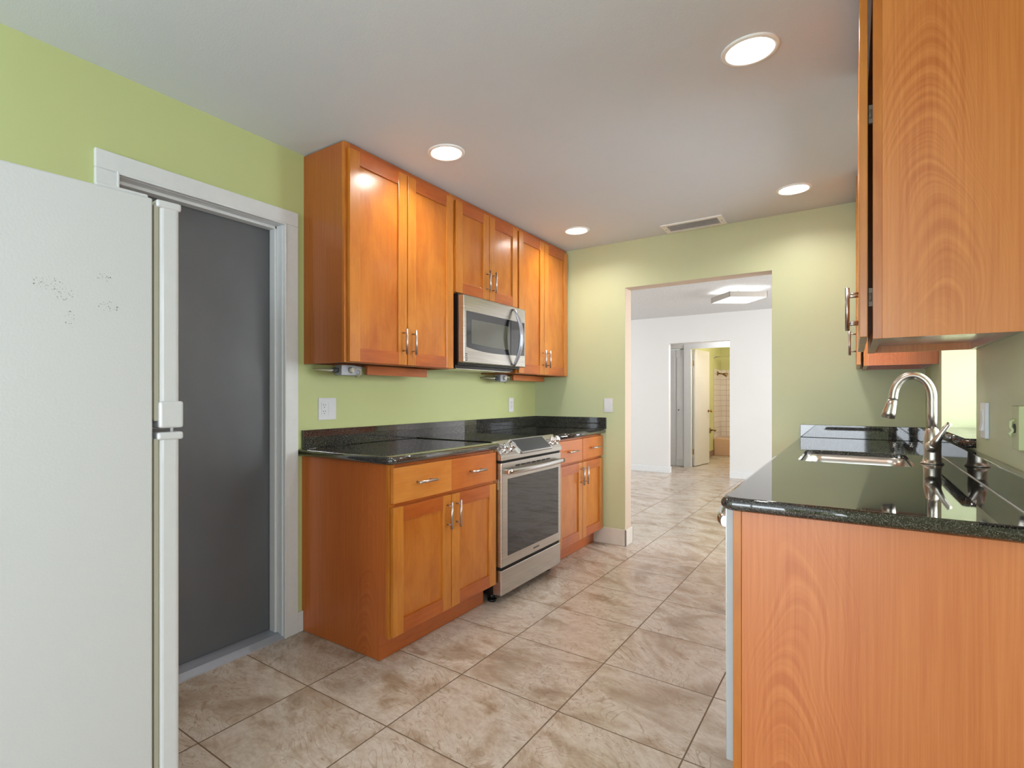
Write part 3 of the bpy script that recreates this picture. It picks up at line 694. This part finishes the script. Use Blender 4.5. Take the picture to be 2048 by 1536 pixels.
# backsplash and sill
BX = 2.606
m = MB('granite'); m.box(PX-.018, XR-.002, -.020, -.001, RT+.001, 1.008, bev=.0015); tag(m.build('backsplash'), 'black granite backsplash strip on the far wall behind the sink counter', 'backsplash')
m = MB('granite'); m.box(BX, XR-.001, -2.615, -.021, RT+.001, 1.005, bev=.0015); tag(m.build('backsplash'), 'long black granite backsplash strip along the right wall behind the faucet', 'backsplash')
m = MB('cable'); m.cyl((BX-.001, -2.61, RT+.0012), (BX-.001, -.022, RT+.0012), .0016, seg=8); tag(m.build('caulk_line'), 'thin white caulk line between sink counter and right backsplash', 'caulk')
m = MB('granite'); slab(m, 2.590, 2.878, WY0+.004, WY1-.004, WZ0+.001, WZ0+.034, (), free=('x0',)); tag(m.build('window_sill'), 'thick black granite sill slab in the window recess above the sink', 'window sill')
# faucet
fx, fy = 2.540, -1.372
c = thing('faucet', (fx, fy, RT), 'brushed nickel pull-down gooseneck faucet standing behind the sink', 'faucet')
m = MB('nickel')
m.lathe([(.0, 0), (.036, 0), (.037, .004), (.031, .008), (.0285, .02), (.0275, .05), (.0285, .075), (.0275, .10), (.021, .135), (.018, .142), (.0, .142)], (fx, fy, RT), seg=40); m.build('body', c)
m = MB('nickel'); zt = RT+.266; R_ = .061; pts = [(fx, fy, RT+.135), (fx, fy, RT+.20)]
for k in range(23):
    a = PI*k/22*1.0; pts.append((fx-R_+R_*math.cos(a), fy-.000-.0*k, zt+.090*math.sin(a)))
pts.append((fx-2*R_-.003, fy, zt-.012)); m.tube(pts, .0155, 20); m.build('spout', c)
m = MB('nickel', 'black'); a = Vector((fx-2*R_-.002, fy, zt-.006)); b = a+Vector((-.017, 0, -.078))
m.tube([a, a+(b-a)*.05], .0150, 20, 1); m.tube([a+(b-a)*.05, a+(b-a)*.3, a+(b-a)*.7, b], [.0160, .0185, .0225, .0240], 24); m.tube([b, b+(b-a)*.02], .019, 20, 1); m.build('spray_head', c)
m = MB('nickel'); q = Vector((fx-.004, fy-.030, RT+.070))
m.sphere(q, .0235, (1, .9, 1)); m.tube([q+Vector((.004, -.004, .004)), q+Vector((.016, -.012, .030)), q+Vector((.030, -.016, .060)), q+Vector((.046, -.016, .088)), q+Vector((.052, -.016, .096))], [.019, .0135, .0095, .0095, .009], 16); m.build('lever', c)

# ---------------------------------------------------------------- right upper cabinets
def upper_right(y0, y1, label, doors, side):
    xw, xf, s = XR, 2.330, -1
    c = thing('upper_cabinet', (xw, y0, UZ), label, 'cabinet', 'upper cabinets on the right wall')
    m = MB(side); m.box(xf+.0195, xw-.001, y0, y0+.013, UZ, UT); m.build('side_panel', c); m = MB(side); m.box(xf+.0195, xw-.001, y1-.013, y1, UZ, UT); m.build('side_panel', c)
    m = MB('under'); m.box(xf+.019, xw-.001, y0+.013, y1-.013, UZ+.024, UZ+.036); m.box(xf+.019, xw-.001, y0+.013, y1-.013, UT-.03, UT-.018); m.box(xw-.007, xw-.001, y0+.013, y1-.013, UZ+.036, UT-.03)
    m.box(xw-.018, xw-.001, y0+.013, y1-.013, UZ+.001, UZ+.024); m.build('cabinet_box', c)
    m = MB('frame', 'rail'); fw = .038
    m.box(xf-.002, xf+.0195, y0-.001, y0+fw, UZ-.001, UT, 0, bev=.001); m.box(xf-.002, xf+.0195, y1-fw, y1, UZ-.001, UT, 0, bev=.001)
    m.box(xf-.001, xf+.019, y0+fw, y1-fw, UZ, UZ+fw, 1); m.box(xf-.001, xf+.019, y0+fw, y1-fw, UT-fw, UT, 1); m.build('face_frame', c)
    for z in (UZ+.12, UT-.42, UT-.05):
        m = MB('logo'); m.box(xf-.011, xf-.002, y0+.014, y0+.024, z-.026, z+.026); m.cyl((xf-.007, y0+.012, z-.012), (xf-.007, y0+.012, z+.012), .003, seg=10); m.build('hinge', c)
    for (a, b, hy) in doors: door(c, xf-.013, xf-.033, a, b, UZ+.006, UT-.030, hy, 1.49)
    return c
upper_right(-2.305, -1.650, 'upper maple cabinet on the right wall, nearest the viewer with big veneer side', [(-2.297, -1.981, -2.012), (-1.975, -1.658, -1.944)], 'side_right')
upper_right(-.615, -.004, 'upper maple cabinet on the right wall at the far corner past the sink window', [(-.607, -.012, -.565)], 'side_far')

# ---------------------------------------------------------------- refrigerator (rotated slightly off the wall line)
c = thing('refrigerator', (.87, -3.585, 0), 'tall white top-freezer refrigerator with pebbled side and worn door gaskets', 'refrigerator', rz=-math.radians(4.6))
FH = 1.690; SP = 1.112
m = MB('fridge'); m.box(-.745, 0, -.70, -.004, .02, FH, bev=.004); m.build('body', c, world=False)
m = MB('fridge_door'); m.box(-.05, -.004, -.125, -.012, FH-.002, FH+.008, bev=.004); m.build('hinge_cover', c, world=False)
for x in (-.70, -.05):
    for y in (-.62, -.06): m = MB('black'); m.cyl((x, y, 0), (x, y, .03), .022, seg=16); m.build('foot', c, world=False)
def fdoor(z0, z1, name):
    m = MB('fridge_door', 'gasket', 'gasket_dirt')
    m.box(-.741, .0, .012, .060, z0+.010, z1-.010, 0, bev=.010, seg=4)
    m.box(-.735, -.004, .0, .0125, z0+.016, z1-.016, 1, bev=.003); m.box(-.73, -.008, -.004, .002, z0+.02, z1-.02, 2)
    d = m.build(name, c, world=False); return d
fz = fdoor(SP+.006, FH+.004, 'freezer_door'); fr_ = fdoor(.10, SP-.006, 'fridge_door')
m = MB('fridge_door'); m.box(-.743, .003, .004, .064, FH-.018, FH+.002, bev=.006, seg=3); m.build('top_cap', fz, world=False)
m = MB('fridge_door'); m.box(-.743, .005, .010, .068, SP+.004, SP+.072, bev=.006, seg=3); m.cyl((-.012, .045, SP-.006), (-.012, .045, SP+.006), .004, seg=10); m.build('bottom_cap', fz, world=False)
m = MB('fridge_door'); m.box(-.743, .005, .006, .068, SP-.026, SP-.006, bev=.006, seg=3); m.build('top_cap', fr_, world=False)
m = MB('gasket'); m.box(-.70, -.02, .004, .03, .02, .095); m.build('kick_grille', c, world=False)

# ---------------------------------------------------------------- electrical plates
def plate_x(x, s, y0, y1, z0, z1, label, name, cat, kind, mat='white_plastic', th=.006):
    c = thing(name, (x, (y0+y1)/2, z0), label, cat)
    m = MB(mat); m.box(x, x+s*th, y0, y1, z0, z1, bev=.002); m.build('plate', c); zc = (z0+z1)/2
    f = x+s*th
    def outlet(yc):
        m = MB('white_plastic', 'outlet_dark'); m.box(f, f+s*.002, yc-.017, yc+.017, zc-.034, zc+.034, 0, bev=.0006)
        for q in (-.017, .017):
            for a in (-.0065, .0065): m.box(f+s*.0016, f+s*.0024, yc+a-.0011, yc+a+.0011, zc+q, zc+q+.009, 1)
            m.cyl((f+s*.0016, yc, zc+q-.008), (f+s*.0024, yc, zc+q-.008), .0026, seg=10, mi=1)
        m.build('receptacle', c)
    def rocker(yc):
        m = MB('white_plastic'); m.prism([(f, zc-.033), (f+s*.007, zc-.033), (f+s*.002, zc), (f+s*.0035, zc+.033), (f, zc+.033)], 'y', yc-.0165, yc+.0165); m.build('rocker', c)
    if kind == 'outlet+blank': outlet(y0+.036); m = MB('white_plastic'); m.box(f, f+s*.0016, y1-.054, y1-.018, zc-.034, zc+.034, bev=.0005); m.build('blank', c)
    elif kind == 'outlet': outlet((y0+y1)/2)
    elif kind == 'rocker': rocker((y0+y1)/2)
    return c
plate_x(0, 1, -2.380, -2.262, 1.070, 1.187, 'white double wall plate with outlet above the counter by the grey door', 'outlet', 'outlet', 'outlet+blank')
plate_x(0, 1, -.452, -.378, 1.066, 1.182, 'white single wall plate above the backsplash in the far left corner', 'outlet', 'outlet', 'outlet')
plate_x(XR, -1, -1.852, -1.774, 1.060, 1.176, 'white rocker switch plate on the right wall beside the sink window', 'light_switch', 'switch', 'rocker', th=.010)
c = thing('light_switch', (.674, 0, 1.066), 'white rocker switch plate on the far green wall left of the opening', 'switch')
m = MB('white_plastic'); m.box(.638, .709, -.006, 0, 1.066, 1.178, bev=.002); m.build('plate', c)
m = MB('white_plastic'); m.prism([(-.006, 1.089), (-.0125, 1.089), (-.008, 1.122), (-.0095, 1.155), (-.006, 1.155)], 'x', .657, .690); m.build('rocker', c)
c = thing('wall_plate', (XR, -2.262, 1.058), 'green painted deep wall plate on the right wall, nearest the viewer', 'wall plate')
m = MB('painted_box'); m.box(XR-.015, XR, -2.312, -2.238, 1.060, 1.172, bev=.002); m.build('plate', c)
m = MB('painted_box', 'outlet_dark'); m.tube([(XR-.015, -2.272, 1.136), (XR-.022, -2.272, 1.132), (XR-.023, -2.272, 1.118), (XR-.018, -2.272, 1.108), (XR-.024, -2.272, 1.100), (XR-.022, -2.272, 1.092)], .004, 8); m.cyl((XR-.017, -2.272, 1.114), (XR-.0148, -2.272, 1.114), .012, seg=14, mi=1); m.build('hook', c)

# ---------------------------------------------------------------- ceiling fixtures
def can(x, y, label):
    c = thing('recessed_light', (x, y, H), label, 'ceiling light', 'recessed kitchen ceiling lights')
    m = MB('baffle'); m.lathe([(.094, .0), (.094, -.004), (.088, -.007), (.076, -.006), (.074, .0), (.062, .060), (.060, .062)], (x, y, H), seg=48); m.build('trim_ring', c)
    m = MB('bulb'); m.lathe([(.060, .060), (.058, .050), (.0001, .044)], (x, y, H), seg=48); m.build('lens', c)
    l = bpy.data.lights.new('recessed_lamp', 'AREA'); l.shape = 'DISK'; l.size = .11; l.energy = 5.0; l.color = (1.0, .96, .90)
    o = bpy.data.objects.new('recessed_lamp', l); COL.objects.link(o); o.location = (0, 0, .035); o.parent = c
    return c
can(.615, -2.070, 'round recessed ceiling light nearest the grey door, above the left upper cabinets')
can(.615, -.489, 'round recessed ceiling light in the far left corner, smallest in view')
can(1.997, -.480, 'round recessed ceiling light at the far right, beside the air vent')
can(1.985, -2.072, 'round recessed ceiling light at upper right, largest in view')
# punch the holes for the cans in the ceiling
ce = bpy.data.objects['ceiling']
m = MB('ceiling')
for (x, y) in ((.615, -2.070), (.615, -.489), (1.997, -.480), (1.985, -2.072)): m.cyl((x, y, H-.02), (x, y, H+.085), .0765, seg=48)
cut = m.build('cut_tmp'); md = ce.modifiers.new('cut', 'BOOLEAN'); md.object = cut; md.solver = 'EXACT'
dg = bpy.context.evaluated_depsgraph_get(); me = bpy.data.meshes.new_from_object(ce.evaluated_get(dg)); ce.modifiers.clear(); ce.data = me; bpy.data.objects.remove(cut)
# air vent
c = thing('air_vent', (1.355, -.13, H), 'white louvred air vent on the kitchen ceiling above the opening', 'air vent')
m = MB('baffle'); x0, x1, y0, y1 = 1.150, 1.560, -.242, -.030
m.box(x0, x1, y0, y0+.032, H-.008, H, bev=.001); m.box(x0, x1, y1-.032, y1, H-.008, H, bev=.001); m.box(x0, x0+.036, y0+.03, y1-.03, H-.008, H, bev=.001); m.box(x1-.036, x1, y0+.03, y1-.03, H-.008, H, bev=.001); m.build('frame', c)
m = MB('black_gap'); m.box(x0+.03, x1-.03, y0+.03, y1-.03, H-.0015, H-.0005); m.build('duct', c)
for k in range(6):
    yy = y0+.045+k*.022; m = MB('baffle'); m.prism([(yy-.008, H-.011), (yy-.007, H-.012), (yy+.007, H-.003), (yy+.006, H-.002)], 'x', x0+.034, x1-.034); m.build('slat', c)
for x in (x0+.018, x1-.018): m = MB('black'); m.cyl((x, -.136, H-.0095), (x, -.136, H-.007), .004, seg=10); m.build('screw', c)
# living room fixture
c = thing('ceiling_lamp', (1.21, 2.66, HL), 'square flush ceiling lamp with brushed grey frame in the living room', 'ceiling lamp', rz=math.radians(37))
m = MB('nickel'); hw = .215
for q in ((-hw, hw, -hw, -hw+.008), (-hw, hw, hw-.008, hw), (-hw, -hw+.008, -hw, hw), (hw-.008, hw, -hw, hw)): m.box(*q, -.118, -.054)
m.build('frame', c, world=False)
m = MB('diffuser'); m.box(-hw+.009, hw-.009, -hw+.009, hw-.009, -.112, -.062); m.build('diffuser', c, world=False)
m = MB('nickel'); m.cyl((0, 0, -.062), (0, 0, -.011), .012, seg=16).cyl((0, 0, -.012), (0, 0, 0), .06, seg=24); m.build('stem', c, world=False)
m = MB('nickel'); m.cyl((0, 0, -.122), (0, 0, -.110), .012, seg=16); m.build('finial', c, world=False)
# bathroom light
l = bpy.data.lights.new('bathroom_lamp', 'POINT'); l.energy = 34; l.color = (1, .90, .74); l.shadow_soft_size = .12
o = bpy.data.objects.new('bathroom_lamp', l); COL.objects.link(o); o.location = (1.3, 6.6, 2.2)
l = bpy.data.lights.new('hall_lamp', 'POINT'); l.energy = 20; l.color = (1, .97, .94); l.shadow_soft_size = .12
o = bpy.data.objects.new('hall_lamp', l); COL.objects.link(o); o.location = (1.2, 4.9, 2.15)

# ---------------------------------------------------------------- bathroom fittings
m = MB('tub'); m.box(.009, 1.6, 7.49, 8.24, 0, .345, bev=.012); m.box(.02, 1.6, 7.488, 7.50, .07, .10); tb = m.build('bathtub'); tag(tb, 'beige bathtub seen through the bathroom doorway', 'bathtub')
m = MB('chrome'); m.cyl((0, 7.55, 1.985), (2.3, 7.55, 1.985), .012, seg=14).cyl((0, 7.55, 1.985), (.02, 7.55, 1.985), .03, seg=16); tag(m.build('shower_rod'), 'straight metal shower curtain rod above the beige bathtub', 'shower rod')
c = thing('wall_shower', (0, 7.85, 1.66), 'bronze shower head on the tiled wall over the bathtub', 'shower head')
m = MB('bronze'); m.cyl((.008, 7.85, 1.665), (.03, 7.85, 1.665), .05, .03, seg=20).cyl((.03, 7.85, 1.665), (.12, 7.85, 1.65), .014, seg=12); m.build('arm', c)
m = MB('bronze'); m.cyl((.12, 7.85, 1.65), (.19, 7.85, 1.625), .022, .045, seg=20); m.build('spray_head', c)
c = thing('paper_holder', (0, 7.15, .5), 'bronze holder fitting low on the green bathroom wall beside the tub', 'paper holder')
m = MB('bronze'); m.cyl((.0, 7.15, .52), (.02, 7.15, .52), .055, .04, seg=20); m.build('mounting_plate', c)
m = MB('bronze'); m.tube([(.02, 7.15, .52), (.06, 7.15, .53), (.09, 7.15, .52)], .014, 12); m.sphere((.10, 7.15, .52), .02); m.build('arm', c)
